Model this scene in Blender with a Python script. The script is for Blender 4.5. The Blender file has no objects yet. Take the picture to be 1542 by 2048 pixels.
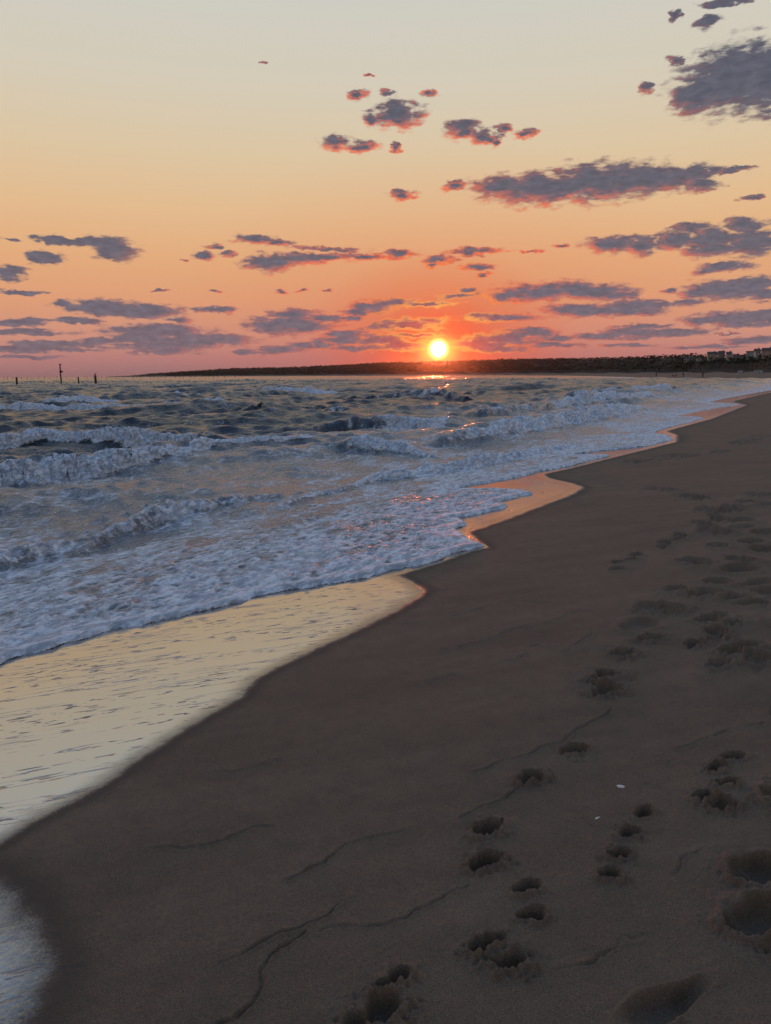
import bpy, math, random
import numpy as np
from mathutils import Vector, Matrix

random.seed(7)
rng = np.random.default_rng(11)
C = bpy.context.scene.collection
sc = bpy.context.scene
R = math.radians

# ------------------------------------------------------------------ camera
F_PX = 1547.0                       # focal length in pixels of the full photo (1542 x 2048)
CAM_Z = 1.86
PITCH, ROLL = R(10.05), R(0.35)
cam_d = bpy.data.cameras.new('camera')
cam = bpy.data.objects.new('camera', cam_d); C.objects.link(cam)
cam_d.sensor_fit = 'VERTICAL'; cam_d.sensor_height = 24.0; cam_d.lens = 24.0 * F_PX / 2048.0
cam_d.clip_start = 0.05; cam_d.clip_end = 60000
CAM_M = Matrix.Rotation(R(90) - PITCH, 3, 'X') @ Matrix.Rotation(-ROLL, 3, 'Z')
cam.matrix_world = Matrix.Translation((0, 0, CAM_Z)) @ CAM_M.to_4x4()
sc.camera = cam
MN = np.array(CAM_M)

def ray(px, py):
    v = MN @ np.array([(px - 771.0) / F_PX, (1024.0 - py) / F_PX, -1.0])
    return v / np.linalg.norm(v)
def azel(px, py):
    v = ray(px, py)
    return math.degrees(math.atan2(v[0], v[1])), math.degrees(math.asin(v[2]))

# ------------------------------------------------------------------ look
sc.view_settings.view_transform = 'Standard'; sc.view_settings.look = 'None'
sc.view_settings.exposure = 0.0; sc.view_settings.gamma = 1.0
sc.view_settings.use_curve_mapping = False
sc.cycles.max_bounces = 6; sc.cycles.diffuse_bounces = 2; sc.cycles.glossy_bounces = 3
sc.cycles.volume_bounces = 0; sc.cycles.transparent_max_bounces = 6

def lin(c, k=1.0):
    out = []
    for v in c:
        v = v / 255.0
        out.append((v / 12.92 if v <= 0.04045 else ((v + 0.055) / 1.055) ** 2.4) * k)
    return (out[0], out[1], out[2], 1.0)

SUN_AZ, SUN_EL = azel(877, 698)

# ------------------------------------------------------------------ node helper
class NT:
    def __init__(s, tree):
        s.t = tree; s.n = tree.nodes; s.l = tree.links
    def new(s, kind, **kw):
        n = s.n.new(kind)
        for k, v in kw.items(): setattr(n, k, v)
        return n
    def put(s, sock, v):
        if isinstance(v, bpy.types.NodeSocket): s.l.new(v, sock)
        elif v is not None: sock.default_value = v
    def m(s, op, a=None, b=None, c=None, clamp=False):
        n = s.new('ShaderNodeMath', operation=op, use_clamp=clamp)
        for i, v in enumerate((a, b, c)): s.put(n.inputs[i], v)
        return n.outputs[0]
    def vm(s, op, a=None, b=None, c=None, out=0):
        n = s.new('ShaderNodeVectorMath', operation=op)
        for i, v in enumerate((a, b, c)):
            if v is not None: s.put(n.inputs[i], v)
        return n.outputs[out]
    def sstep(s, v, a, b, lo=0.0, hi=1.0):
        n = s.new('ShaderNodeMapRange', interpolation_type='SMOOTHSTEP')
        for i, x in enumerate((v, a, b, lo, hi)): s.put(n.inputs[i], x)
        return n.outputs[0]
    def ramp(s, v, stops, interp='LINEAR'):
        n = s.new('ShaderNodeValToRGB'); n.color_ramp.interpolation = interp
        e = n.color_ramp.elements
        while len(e) < len(stops): e.new(0.5)
        for x, (p, col) in zip(e, stops): x.position = p; x.color = col
        s.put(n.inputs[0], v); return n.outputs[0]
    def mix(s, f, a, b, blend='MIX'):
        n = s.new('ShaderNodeMix', data_type='RGBA', blend_type=blend)
        s.put(n.inputs['Factor'], f)
        s.put([i for i in n.inputs if i.name == 'A' and i.type == 'RGBA'][0], a)
        s.put([i for i in n.inputs if i.name == 'B' and i.type == 'RGBA'][0], b)
        return [o for o in n.outputs if o.type == 'RGBA'][0]
    def noise(s, vec, scale, detail=4.0, rough=0.55, dist=0.0, out=0, lac=2.0):
        n = s.new('ShaderNodeTexNoise')
        s.put(n.inputs['Vector'], vec); s.put(n.inputs['Scale'], scale)
        n.inputs['Detail'].default_value = detail; n.inputs['Roughness'].default_value = rough
        n.inputs['Distortion'].default_value = dist; n.inputs['Lacunarity'].default_value = lac
        return n.outputs[out]

# ------------------------------------------------------------------ world: evening sky with its clouds
# cloud puffs: centre and half sizes as seen in the picture, turned into azimuth / elevation degrees
CL = [
 (1470,160,120,62),(1400,190,60,34),(1540,150,120,66),(1350,120,14,10),(1365,195,30,22),(1290,175,17,11),(1410,44,28,10),(1352,32,10,12),(1460,0,70,8),
 (795,230,50,24),(745,240,20,10),(715,190,26,8),(772,186,14,7),(670,285,32,14),(725,292,34,11),(790,295,10,9),(860,186,15,7),
 (925,258,32,18),(970,275,30,13),(990,288,12,9),(1010,255,20,7),(1045,266,24,9),
 (805,391,26,11),(910,372,26,8),(1000,372,60,22),(1080,378,110,30),(1200,365,150,34),(1300,360,110,24),(1390,345,50,14),(1400,370,40,12),(1470,340,40,5),
 (1500,395,22,5),(530,124,6,4),(738,152,10,3),
 (1120,493,18,5),(1220,488,56,15),(1280,490,40,17),(1350,478,40,18),(1420,480,60,24),(1500,485,60,26),(1420,500,60,12),(1490,450,50,13),(1380,455,40,10),
 (1450,532,55,9),(1410,540,30,7),
 (130,480,58,8),(200,485,46,10),(228,497,46,22),(92,516,34,11),(20,545,32,13),(40,585,48,4),(20,480,20,3),(110,482,30,6),
 (430,493,22,6),(412,514,24,8),(455,508,16,6),(510,480,42,8),(555,484,30,6),(540,525,52,17),(590,520,50,9),(650,498,70,5),(640,515,90,8),(720,512,60,7),(800,510,34,9),
 (950,503,56,8),(880,520,34,8),(950,534,34,7),(965,548,24,3),(860,532,12,6),(1060,502,20,4),
 (560,583,14,3),(604,583,16,3),(655,581,10,3),(430,584,16,3),(320,582,18,2),(372,520,10,3),
 (215,617,88,14),(300,622,70,12),(130,610,22,6),(355,640,34,6),(160,642,58,5),(45,646,52,8),(430,620,40,6),(458,620,12,7),
 (320,662,105,12),(300,678,100,10),(400,680,110,12),(330,690,110,10),(330,704,70,5),(200,680,44,5),
 (40,665,90,5),(110,688,100,6),(40,697,90,7),(150,700,50,4),(60,715,70,4),
 (590,630,60,10),(590,650,90,16),(540,650,50,13),(650,638,46,7),(560,698,56,8),(500,706,40,5),(600,690,44,5),(420,672,60,6),
 (745,615,50,11),(790,607,52,8),(850,608,62,5),(700,635,30,5),(720,625,36,7),
 (820,648,66,11),(860,640,40,5),(760,655,40,8),(690,680,56,10),(760,680,66,9),(700,668,60,9),(800,690,60,10),(720,696,70,7),(830,670,50,5),(640,688,30,7),
 (1080,585,105,16),(1140,580,70,16),(1200,585,70,14),(1010,593,44,10),(920,592,44,6),(940,580,20,5),(1230,592,40,8),
 (1130,620,46,9),(1180,620,90,11),(1270,612,80,10),(1260,625,66,8),(1350,607,56,6),(1010,635,76,8),(960,632,30,6),
 (1450,580,96,17),(1400,585,50,10),(1500,570,60,15),(1530,590,40,12),(1470,637,106,13),(1530,635,60,14),(1400,640,50,7),(1480,652,50,4),
 (1050,670,70,9),(1000,680,90,12),(1060,662,60,6),(960,690,80,10),(1110,677,60,5),(1000,697,70,7),
 (1330,665,90,8),(1260,667,70,9),(1200,672,50,6),(1280,652,60,5),(1110,690,60,5),(1240,690,60,4),(1500,681,60,6),(1400,695,70,3),(1340,580,16,4),(1450,668,30,2),
]
W = bpy.data.worlds.new('World'); sc.world = W; W.use_nodes = True
W.cycles.sampling_method = 'MANUAL'; W.cycles.sample_map_resolution = 512
wt = W.node_tree; wt.nodes.clear(); w = NT(wt)

grp = bpy.data.node_groups.new('cloud_cover', 'ShaderNodeTree')
grp.interface.new_socket('AzEl', in_out='INPUT', socket_type='NodeSocketVector')
grp.interface.new_socket('Cover', in_out='OUTPUT', socket_type='NodeSocketFloat')
g = NT(grp)
gi = g.new('NodeGroupInput'); go = g.new('NodeGroupOutput')
p0 = gi.outputs[0]
stretch = g.vm('MULTIPLY', p0, (0.62, 1.25, 1.0))
wn = g.noise(stretch, 1.0, 3.0, 0.55, out=1)
wv = g.vm('MULTIPLY', g.vm('SUBTRACT', wn, (0.5, 0.5, 0.5)), (1.5, 0.6, 0.0))
wn3 = g.noise(stretch, 3.2, 2.0, 0.5, out=1)
wv = g.vm('ADD', wv, g.vm('MULTIPLY', g.vm('SUBTRACT', wn3, (0.5, 0.5, 0.5)), (0.7, 0.35, 0.0)))
p = g.vm('ADD', p0, wv)
rmin = None
for (cx, cy, hw, hh) in CL:
    a0, e0 = azel(cx, cy)
    a1, _ = azel(cx + hw, cy); _, e1 = azel(cx, cy - hh)
    ia, ie = 1.0 / max(abs(a1 - a0) * (1.24 if cy < 560 else 1.24), 1e-3), 1.0 / max(abs(e1 - e0) * (1.40 if cy < 560 else 1.48), 1e-3)
    q = g.vm('MULTIPLY_ADD', p, (ia, ie, 0.0), (-a0 * ia, -e0 * ie, 0.0))
    ln = g.vm('LENGTH', q, out=1)
    rmin = ln if rmin is None else g.m('MINIMUM', rmin, ln)
fb = g.noise(g.vm('MULTIPLY', p0, (0.66, 2.0, 1.0)), 1.25, 8.0, 0.57)
cover = g.m('ADD', g.m('SUBTRACT', 1.0, rmin), g.m('MULTIPLY', g.m('SUBTRACT', fb, 0.5), 1.6))
g.l.new(cover, go.inputs[0])

tc = w.new('ShaderNodeTexCoord')
sep = w.new('ShaderNodeSeparateXYZ'); w.l.new(tc.outputs['Generated'], sep.inputs[0])
az = w.m('MULTIPLY', w.m('ARCTAN2', sep.outputs[0], sep.outputs[1]), 57.29578)
el = w.m('MULTIPLY', w.m('ARCSINE', sep.outputs[2]), 57.29578)
comb = w.new('ShaderNodeCombineXYZ'); w.l.new(az, comb.inputs[0]); w.l.new(el, comb.inputs[1])
uv = comb.outputs[0]
# angular distance from the sun, squashed so that the glow is wider than tall
sdir = (math.sin(R(SUN_AZ)) * math.cos(R(SUN_EL)), math.cos(R(SUN_AZ)) * math.cos(R(SUN_EL)), math.sin(R(SUN_EL)))
dotn = w.vm('DOT_PRODUCT', tc.outputs['Generated'], sdir, out=1)
ang = w.m('MULTIPLY', w.m('ARCCOSINE', w.m('MINIMUM', dotn, 1.0)), 57.29578)
dv = w.vm('MULTIPLY', w.vm('SUBTRACT', uv, (SUN_AZ, SUN_EL, 0)), (0.70, 1.0, 0.0))
angw = w.vm('LENGTH', dv, out=1)
elc = w.m('DIVIDE', el, 60.0, clamp=True)
sky = w.ramp(elc, [
 (0.000, lin((154,114,118))), (0.020, lin((182,126,122))), (0.045, lin((207,145,125))), (0.085, lin((222,158,120))),
 (0.130, lin((227,171,125))), (0.185, lin((227,187,143))), (0.240, lin((221,197,162))), (0.310, lin((213,203,183))),
 (0.390, lin((206,204,194))), (0.55, lin((180,195,214))), (0.75, lin((142,172,214))), (1.0, lin((114,150,206)))])
glow1 = w.ramp(w.m('DIVIDE', angw, 14.0, clamp=True), [(0.0,(1,1,1,1)),(0.12,(.95,.95,.95,1)),(0.27,(.52,.52,.52,1)),(0.5,(.15,.15,.15,1)),(1.0,(0,0,0,1))])
sky = w.mix(w.m('MULTIPLY', glow1, 0.86), sky, lin((230,78,30)))
warm = w.sstep(ang, 0.6, 2.6, 1.0, 0.0)
# the side away from the sunset is the Nishita sky of the same low sun
nis = w.new('ShaderNodeTexSky', sky_type='NISHITA', sun_disc=False)
nis.sun_elevation = R(SUN_EL); nis.sun_rotation = R(SUN_AZ); nis.altitude = 0; nis.air_density = 1.2; nis.dust_density = 1.0; nis.ozone_density = 1.5
# clouds
def gcall(vec):
    n = w.new('ShaderNodeGroup'); n.node_tree = grp; w.put(n.inputs[0], vec); return n.outputs[0]
cov = gcall(uv)
todir = w.vm('NORMALIZE', w.vm('SUBTRACT', (SUN_AZ, SUN_EL, 0), uv))
cov2 = gcall(w.vm('MULTIPLY_ADD', todir, (0.50, 0.50, 0.0), uv))
alpha = w.sstep(cov, -0.08, 0.40)
thick = w.sstep(cov, 0.16, 0.66)
lit = w.m('MULTIPLY', w.m('MULTIPLY', w.m('SUBTRACT', cov, cov2), 1.7, clamp=True), w.sstep(cov, 0.34, 0.80, 1.0, 0.0))
thin = w.m('SUBTRACT', 1.0, thick)
near = w.sstep(ang, 2.0, 17.0, 1.0, 0.0)
midn = w.sstep(ang, 14.0, 27.0, 1.0, 0.0)
rimcol = w.mix(near, lin((236,124,94)), lin((250,112,62)))
rimcol = w.mix(w.sstep(ang, 1.5, 7.0, 1.0, 0.0), rimcol, lin((255,186,92)))
rimf = w.m('MULTIPLY', w.m('MAXIMUM', w.m('MULTIPLY', thin, w.m('ADD', w.m('MULTIPLY', near, 0.85), 0.12)), lit), w.m('ADD', w.m('MULTIPLY', midn, 0.85), 0.05), clamp=True)
body = w.ramp(elc, [(0.0, lin((138,110,120))), (0.035, lin((126,111,122))), (0.08, lin((112,108,122))), (0.16, lin((102,102,116))), (0.35, lin((90,93,110))), (0.7, lin((90,96,112)))])
body = w.mix(w.m('MULTIPLY', w.sstep(angw, 0.5, 5.0, 1.0, 0.0), 0.66), body, lin((214,66,36)))
bt = w.noise(w.vm('MULTIPLY', uv, (0.8, 1.8, 1.0)), 1.6, 5.0, 0.6)
body = w.mix(1.0, body, w.ramp(bt, [(0.3, (0.70,0.71,0.73,1)), (0.7, (1.12,1.10,1.08,1))]), 'MULTIPLY')
ccol = w.mix(rimf, body, rimcol)
skyc = w.mix(w.m('MULTIPLY', alpha, w.sstep(cov, 0.0, 0.4, 0.6, 0.97)), sky, ccol)
# disc of the sun and the bright air round it
halo = w.sstep(angw, 0.35, 1.35, 1.0, 0.0)
skyc = w.mix(w.m('MULTIPLY', halo, 0.9), skyc, (1.15, 0.50, 0.07, 1))
halo2 = w.sstep(ang, 0.48, 0.92, 1.0, 0.0)
skyc = w.mix(halo2, skyc, (1.6, 1.15, 0.35, 1))
disc = w.sstep(ang, 0.47, 0.60, 1.0, 0.0)
skyc = w.mix(disc, skyc, (3.0, 2.6, 1.7, 1))
bgA = w.new('ShaderNodeBackground'); w.put(bgA.inputs[0], skyc); bgA.inputs[1].default_value = 1.0
bgB = w.new('ShaderNodeBackground'); w.l.new(nis.outputs[0], bgB.inputs[0]); bgB.inputs[1].default_value = 0.15
toward = w.sstep(w.m('ABSOLUTE', az), 45.0, 130.0, 0.0, 1.0)
high = w.sstep(el, 45.0, 90.0, 0.0, 0.6)
away = w.m('MAXIMUM', toward, high)
away = w.m('MULTIPLY', away, 0.55)
ms = w.new('ShaderNodeMixShader'); w.l.new(away, ms.inputs[0]); w.l.new(bgA.outputs[0], ms.inputs[1]); w.l.new(bgB.outputs[0], ms.inputs[2])
wo = w.new('ShaderNodeOutputWorld'); w.l.new(ms.outputs[0], wo.inputs[0])

# ------------------------------------------------------------------ sun lamp (dim: it is setting through haze)
sl = bpy.data.lights.new('sun', 'SUN'); sl.energy = 0.26; sl.angle = R(0.5); sl.specular_factor = 0.10; sl.color = (1.0, 0.17, 0.05)
so = bpy.data.objects.new('sun', sl); C.objects.link(so)
so.rotation_euler = Vector(sdir).to_track_quat('Z', 'Y').to_euler(); so.location = (20, 80, 40)

# ------------------------------------------------------------------ numpy noise
TAB = rng.random((256, 256)).astype(np.float32)
def vnoise(x, y, seed=0):
    x = x + seed * 17.31; y = y + seed * 9.77
    xi = np.floor(x); yi = np.floor(y)
    fx = (x - xi).astype(np.float32); fy = (y - yi).astype(np.float32)
    fx = fx * fx * fx * (fx * (fx * 6 - 15) + 10); fy = fy * fy * fy * (fy * (fy * 6 - 15) + 10)
    a = xi.astype(np.int64) & 255; b = yi.astype(np.int64) & 255; a1 = (a + 1) & 255; b1 = (b + 1) & 255
    return (TAB[a, b] * (1 - fx) + TAB[a1, b] * fx) * (1 - fy) + (TAB[a, b1] * (1 - fx) + TAB[a1, b1] * fx) * fy
def fbm(x, y, octaves=4, seed=0, gain=0.5, lac=2.03):
    s = 0; a = 1.0; t = 0
    for o in range(octaves):
        ca, sa = math.cos(0.7 * o), math.sin(0.7 * o)
        s = s + a * vnoise(x * ca - y * sa, x * sa + y * ca, seed + o * 3); t += a; a *= gain; x = x * lac; y = y * lac
    return s / t
def sst(v, a, b):
    t = np.clip((v - a) / (b - a), 0, 1); return t * t * (3 - 2 * t)

# ------------------------------------------------------------------ coast line (ground plan, metres)
COAST = np.array([(-60.8,-105.6),(-28.8,-45.0),(-4.45,0.0),(-2.1,4.4),(0.6,9.5),(4.2,16.2),(10.2,27.0),(21.5,46.0),(46.5,91.0),(80,150),(112,205),(116,228),(100,243),(96,262),(98,290),(125,400),(150,550),(190,850),(190,1100),(60,1600),(-250,2050),(-800,2450),(-2500,2700)], float)
def seg_dist(x, y, P, closed=False):
    best = np.full(x.shape, 1e18); sgn = np.ones(x.shape)
    n = len(P) if closed else len(P) - 1
    for i in range(n):
        a = P[i]; b = P[(i + 1) % len(P)]
        dx, dy = b - a; L2 = dx * dx + dy * dy + 1e-12
        t = np.clip(((x - a[0]) * dx + (y - a[1]) * dy) / L2, 0, 1)
        ex = x - a[0] - t * dx; ey = y - a[1] - t * dy
        d2 = ex * ex + ey * ey
        m = d2 < best
        best = np.where(m, d2, best)
    return np.sqrt(best)
def inside(x, y, P):
    r = np.zeros(x.shape, bool); n = len(P); j = n - 1
    for i in range(n):
        xi, yi = P[i]; xj, yj = P[j]
        if yi != yj:
            c = ((yi > y) != (yj > y)) & (x < (xj - xi) * (y - yi) / (yj - yi) + xi)
            r ^= c
        j = i
    return r
LAND = np.vstack([COAST, [(-2500, 9000), (9000, 9000), (9000, -105.6)]])
def coast_d(x, y):
    d = seg_dist(x, y, COAST)
    return np.where(inside(x, y, LAND), d, -d)
def sand_base(d):
    up = np.where(d < 10, 0.052 * d, 0.52 + 1.3 * (1 - np.exp(-(np.maximum(d, 10) - 10) / 30)))
    return np.where(d < 0, np.maximum(0.06 * d, -2.5), up)
def ground(px, py):
    v = ray(px, py); x = y = 0.0; z = 0.0
    for _ in range(24):
        t = (CAM_Z - z) / -v[2]
        x, y = v[0] * t, v[1] * t
        zn = float(sand_base(coast_d(np.array([x]), np.array([y])))[0])
        z = 0.5 * z + 0.5 * max(zn, 0.0)
    return (x, y)
def gpath(pts): return np.array([ground(a, b) for a, b in pts])

FRONT = gpath([(-420,1452),(-200,1385),(0,1318),(60,1298),(150,1275),(225,1253),(330,1234),(430,1215),(485,1203),(500,1194),(600,1180),(680,1166),(745,1152),(800,1140),(870,1122),(915,1106),(968,1093),(940,1082),(925,1068),(922,1062),(912,1058),(940,1047),(925,1040),(905,1037),(960,1028),(1015,1017),(1010,1010),(985,1008),(1030,996),(1065,988),(1055,983),(1000,977),(935,972),(900,970),(950,963),(1040,950),(1080,940),(1140,932),(1180,922),(1222,912),(1180,909),(1120,907),(1200,900),(1290,893),(1345,880),(1340,872),(1300,866),(1330,856),(1380,844),(1410,836),(1390,832),(1345,830),(1400,818),(1440,812),(1480,808),(1450,803),(1410,800),(1460,790),(1542,779)])
TAILC = COAST[9:]
FR_LINE = np.vstack([[(-30.5,-45.0),(-6.2,0.0)], FRONT, TAILC])
SEA = np.vstack([FR_LINE, [(-9000, 2700), (-9000, -45)]])
WET1 = gpath([(-420,1985),(-200,1812),(0,1685),(60,1645),(130,1612),(200,1575),(290,1510),(400,1440),(480,1395),(510,1358),(600,1312),(700,1265),(790,1222),(840,1192),(845,1180),(820,1163),(795,1150),(880,1124),(920,1109),(972,1095),(950,1080),(935,1064),(1000,1043),(1080,1013),(1140,990),(1165,975),(1140,966),(1095,956),(1085,946),(1140,936),(1232,913),(1350,884),(1352,870),(1330,862),(1420,838),(1490,810),(1460,800),(1560,780)])
WETP = np.vstack([WET1, [(40, 90), (-60, 60), (-40, -2)]])
WET2 = np.vstack([gpath([(-500,1700),(-100,1722),(0,1752),(50,1800),(95,1858),(115,1910),(105,1965),(70,2048),(10,2200)]), [(-3.2, 0.8)]])

def sdist(x, y, line, poly):
    d = seg_dist(x, y, line); return np.where(inside(x, y, poly), d, -d)

# ------------------------------------------------------------------ mesh from grid
def grid_mesh(name, X, Y, Z, keep, attrs, mat):
    nr, nc = X.shape
    idx = np.arange(nr * nc).reshape(nr, nc)
    q = np.stack([idx[:-1, :-1], idx[:-1, 1:], idx[1:, 1:], idx[1:, :-1]], -1).reshape(-1, 4)
    kq = keep.ravel()[q].any(axis=1)
    q = q[kq]
    used = np.zeros(nr * nc, bool); used[q.ravel()] = True
    remap = np.cumsum(used) - 1
    q = remap[q]
    co = np.stack([X.ravel()[used], Y.ravel()[used], Z.ravel()[used]], -1).astype(np.float32)
    me = bpy.data.meshes.new(name)
    me.vertices.add(len(co)); me.vertices.foreach_set('co', co.ravel())
    me.loops.add(len(q) * 4); me.loops.foreach_set('vertex_index', q.ravel().astype(np.int32))
    me.polygons.add(len(q)); me.polygons.foreach_set('loop_start', np.arange(0, len(q) * 4, 4, dtype=np.int32))
    me.polygons.foreach_set('use_smooth', np.ones(len(q), bool))
    for k, v in attrs.items():
        at = me.attributes.new(k, 'FLOAT', 'POINT'); at.data.foreach_set('value', v.ravel()[used].astype(np.float32))
    me.update(calc_edges=True); me.validate()
    o = bpy.data.objects.new(name, me); C.objects.link(o); me.materials.append(mat)
    return o

# ------------------------------------------------------------------ materials
def material(name):
    m = bpy.data.materials.new(name); m.use_nodes = True; m.node_tree.nodes.clear()
    n = NT(m.node_tree); b = n.new('ShaderNodeBsdfPrincipled'); o = n.new('ShaderNodeOutputMaterial')
    n.l.new(b.outputs[0], o.inputs[0]); return m, n, b
def attr(n, name):
    a = n.new('ShaderNodeAttribute', attribute_name=name); return a.outputs['Fac']
def bump(n, h, strength, dist, normal=None):
    b = n.new('ShaderNodeBump'); b.inputs['Strength'].default_value = strength; b.inputs['Distance'].default_value = dist
    n.l.new(h, b.inputs['Height'])
    if normal is not None: n.l.new(normal, b.inputs['Normal'])
    return b.outputs[0]
AXIS = R(-28.1)          # rotates the plan so that x runs up the beach and y along it
def beach_coords(n, sx, sy, extra=0.0):
    geo = n.new('ShaderNodeNewGeometry'); mp = n.new('ShaderNodeMapping')
    n.l.new(geo.outputs['Position'], mp.inputs['Vector']); mp.inputs['Rotation'].default_value = (0, 0, -AXIS + extra)
    sc_ = n.vm('MULTIPLY', mp.outputs[0], (sx, sy, 1.0)); return sc_, geo.outputs['Position']

# sand
M_SAND, n, b = material('wet_sand')
bc, pos = beach_coords(n, 1, 1)
wet = attr(n, 'wet')
wn_ = n.noise(pos, 9.0, 5, 0.6)
wn2 = n.noise(pos, 160.0, 2, 0.6)
wetn = n.m('ADD', wet, n.m('MULTIPLY', n.m('ADD', n.m('SUBTRACT', wn_, 0.5), n.m('MULTIPLY', n.m('SUBTRACT', wn2, 0.5), 1.0)), 0.28))
film = n.sstep(wetn, 0.15, 0.98)
gr = n.noise(pos, 900.0, 2, 0.7); gr2 = n.noise(pos, 230.0, 3, 0.7); gl = n.noise(pos, 1.3, 4, 0.6)
dry = n.mix(gl, (0.146, 0.106, 0.077, 1), (0.204, 0.148, 0.108, 1))
dry = n.mix(1.0, dry, n.ramp(gr, [(0.30, (0.62, 0.62, 0.62, 1)), (0.70, (1.42, 1.40, 1.36, 1))]), 'MULTIPLY')
dry = n.mix(1.0, dry, n.ramp(n.noise(pos, 330.0, 3, 0.8), [(0.36, (0.40, 0.40, 0.40, 1)), (0.64, (1.70, 1.66, 1.60, 1))]), 'MULTIPLY')
dry = n.mix(1.0, dry, n.ramp(n.noise(beach_coords(n, 3.0, 0.5, R(44))[0], 1.0, 5, 0.65), [(0.3, (0.86, 0.84, 0.84, 1)), (0.7, (1.14, 1.14, 1.12, 1))]), 'MULTIPLY')
damp = n.sstep(wetn, -0.15, 0.35)
col = n.mix(damp, dry, (0.088, 0.066, 0.051, 1))
n.put(b.inputs['Base Color'], col)
# pocks and little drag lines left in the film
lv, _ = beach_coords(n, 40.0, 8.0, R(44)); pk = n.noise(lv, 1.0, 3, 0.55)
lv2, _ = beach_coords(n, 9.0, 0.9, R(44)); pl = n.noise(lv2, 1.0, 3, 0.5)
pock = n.m('MULTIPLY', n.sstep(pk, 0.585, 0.65), n.sstep(pl, 0.42, 0.62))
line = n.m('MULTIPLY', n.sstep(n.m('ABSOLUTE', n.m('SUBTRACT', pl, 0.5)), 0.0, 0.010, 1.0, 0.0), n.sstep(gl, 0.42, 0.6))
marks = n.m('MULTIPLY', n.m('MAXIMUM', pock, n.m('MULTIPLY', line, 0.7)), film)
fclean = n.m('MULTIPLY', film, n.m('SUBTRACT', 1.0, n.m('MULTIPLY', marks, 0.85)))
n.put(b.inputs['Roughness'], n.m('SUBTRACT', 0.92, n.m('MULTIPLY', n.m('MULTIPLY', fclean, 3.0, clamp=True), 0.82)))
n.put(b.inputs['IOR'], n.m('ADD', 1.30, n.m('MULTIPLY', n.m('POWER', fclean, 1.8), 4.8)))
n.put(b.inputs['Specular IOR Level'], n.m('ADD', 0.42, n.m('MULTIPLY', fclean, 0.08)))
hgt = n.m('ADD', n.m('MULTIPLY', gr, 0.5), gr2)
fq = n.m('MULTIPLY', film, 6.0, clamp=True)
dryw = n.m('SUBTRACT', 1.0, n.m('MULTIPLY', fq, 0.97))
n1 = bump(n, n.m('MULTIPLY', hgt, dryw), 0.8, 0.004)
rip = n.noise(beach_coords(n, 14.0, 3.5, R(44))[0], 1.0, 4, 0.6)
n2 = bump(n, n.m('MULTIPLY', rip, n.m('ADD', n.m('MULTIPLY', fq, -0.8), 1.0)), 0.35, 0.006, n1)
n3 = bump(n, n.m('MULTIPLY', marks, -1.0), 0.8, 0.003, n2)
n.l.new(n3, b.inputs['Normal'])

# water and foam
M_SEA, n, b = material('sea_water')
pos = n.new('ShaderNodeNewGeometry').outputs['Position']
foam = attr(n, 'foam'); near_a = attr(n, 'near')
bcf, _ = beach_coords(n, 1.0, 0.45)
f1 = n.noise(bcf, 2.6, 6, 0.62); f2 = n.noise(bcf, 14.0, 5, 0.65)
vor = n.new('ShaderNodeTexVoronoi', feature='DISTANCE_TO_EDGE'); n.put(vor.inputs['Vector'], n.vm('MULTIPLY_ADD', n.noise(pos, 5.0, 3, 0.5, out=1), (0.25, 0.25, 0.0), bcf)); vor.inputs['Scale'].default_value = 7.0
lace = n.sstep(vor.outputs['Distance'], 0.02, 0.16, 1.0, 0.0)
ft = n.m('ADD', n.m('MULTIPLY', f1, 0.7), n.m('MULTIPLY', f2, 0.45))
ft = n.m('ADD', ft, n.m('MULTIPLY', lace, 0.10))
fm = n.sstep(n.m('ADD', foam, n.m('MULTIPLY', n.m('SUBTRACT', ft, 0.6), 1.75)), 0.38, 0.78)
deep = n.mix(near_a, (0.010, 0.017, 0.026, 1), (0.070, 0.094, 0.125, 1))
thinf = n.mix(n.sstep(n.m('ADD', f2, n.m('MULTIPLY', lace, -0.12)), 0.34, 0.60), (0.36, 0.42, 0.50, 1), (0.78, 0.85, 0.94, 1))
n.put(b.inputs['Base Color'], n.mix(fm, deep, thinf))
n.put(b.inputs['Roughness'], n.m('ADD', 0.15, n.m('MULTIPLY', fm, 0.42)))
n.put(b.inputs['IOR'], n.m('ADD', 1.38, n.m('MULTIPLY', near_a, 0.45)))
w1 = n.noise(n.vm('MULTIPLY', bcf, (1, 1, 1)), 5.0, 6, 0.62); w2 = n.noise(pos, 40.0, 3, 0.6)
h = n.m('ADD', n.m('MULTIPLY', w1, 1.0), n.m('MULTIPLY', w2, 0.12))
w0 = n.noise(bcf, 1.5, 6, 0.66)
nn = bump(n, n.m('MULTIPLY', w0, n.m('SUBTRACT', 1.0, near_a)), 0.9, 0.22)
nn = bump(n, h, 0.9, 0.09, nn)
fb1 = n.noise(pos, 60.0, 4, 0.65)
nn = bump(n, n.m('MULTIPLY', fb1, fm), 0.8, 0.012, nn)
nn = bump(n, n.m('MULTIPLY', f2, fm), 0.8, 0.05, nn)
n.l.new(nn, b.inputs['Normal'])

def plain(name, colr, rough=0.9, var=0.25, scale=3.0, spec=0.3):
    m, n, b = material(name)
    geo = n.new('ShaderNodeNewGeometry')
    t = n.noise(geo.outputs['Position'], scale, 4, 0.6)
    lo = tuple(c * (1 - var) for c in colr) + (1,); hi = tuple(min(1, c * (1 + var)) for c in colr) + (1,)
    n.put(b.inputs['Base Color'], n.mix(t, lo, hi)); b.inputs['Roughness'].default_value = rough
    b.inputs['Specular IOR Level'].default_value = spec
    return m

# ------------------------------------------------------------------ beach sand
def tag(o, label=None, cat=None, group=None, kind=None):
    if label: o['label'] = label
    if cat: o['category'] = cat
    if group: o['group'] = group
    if kind: o['kind'] = kind
    return o

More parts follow.
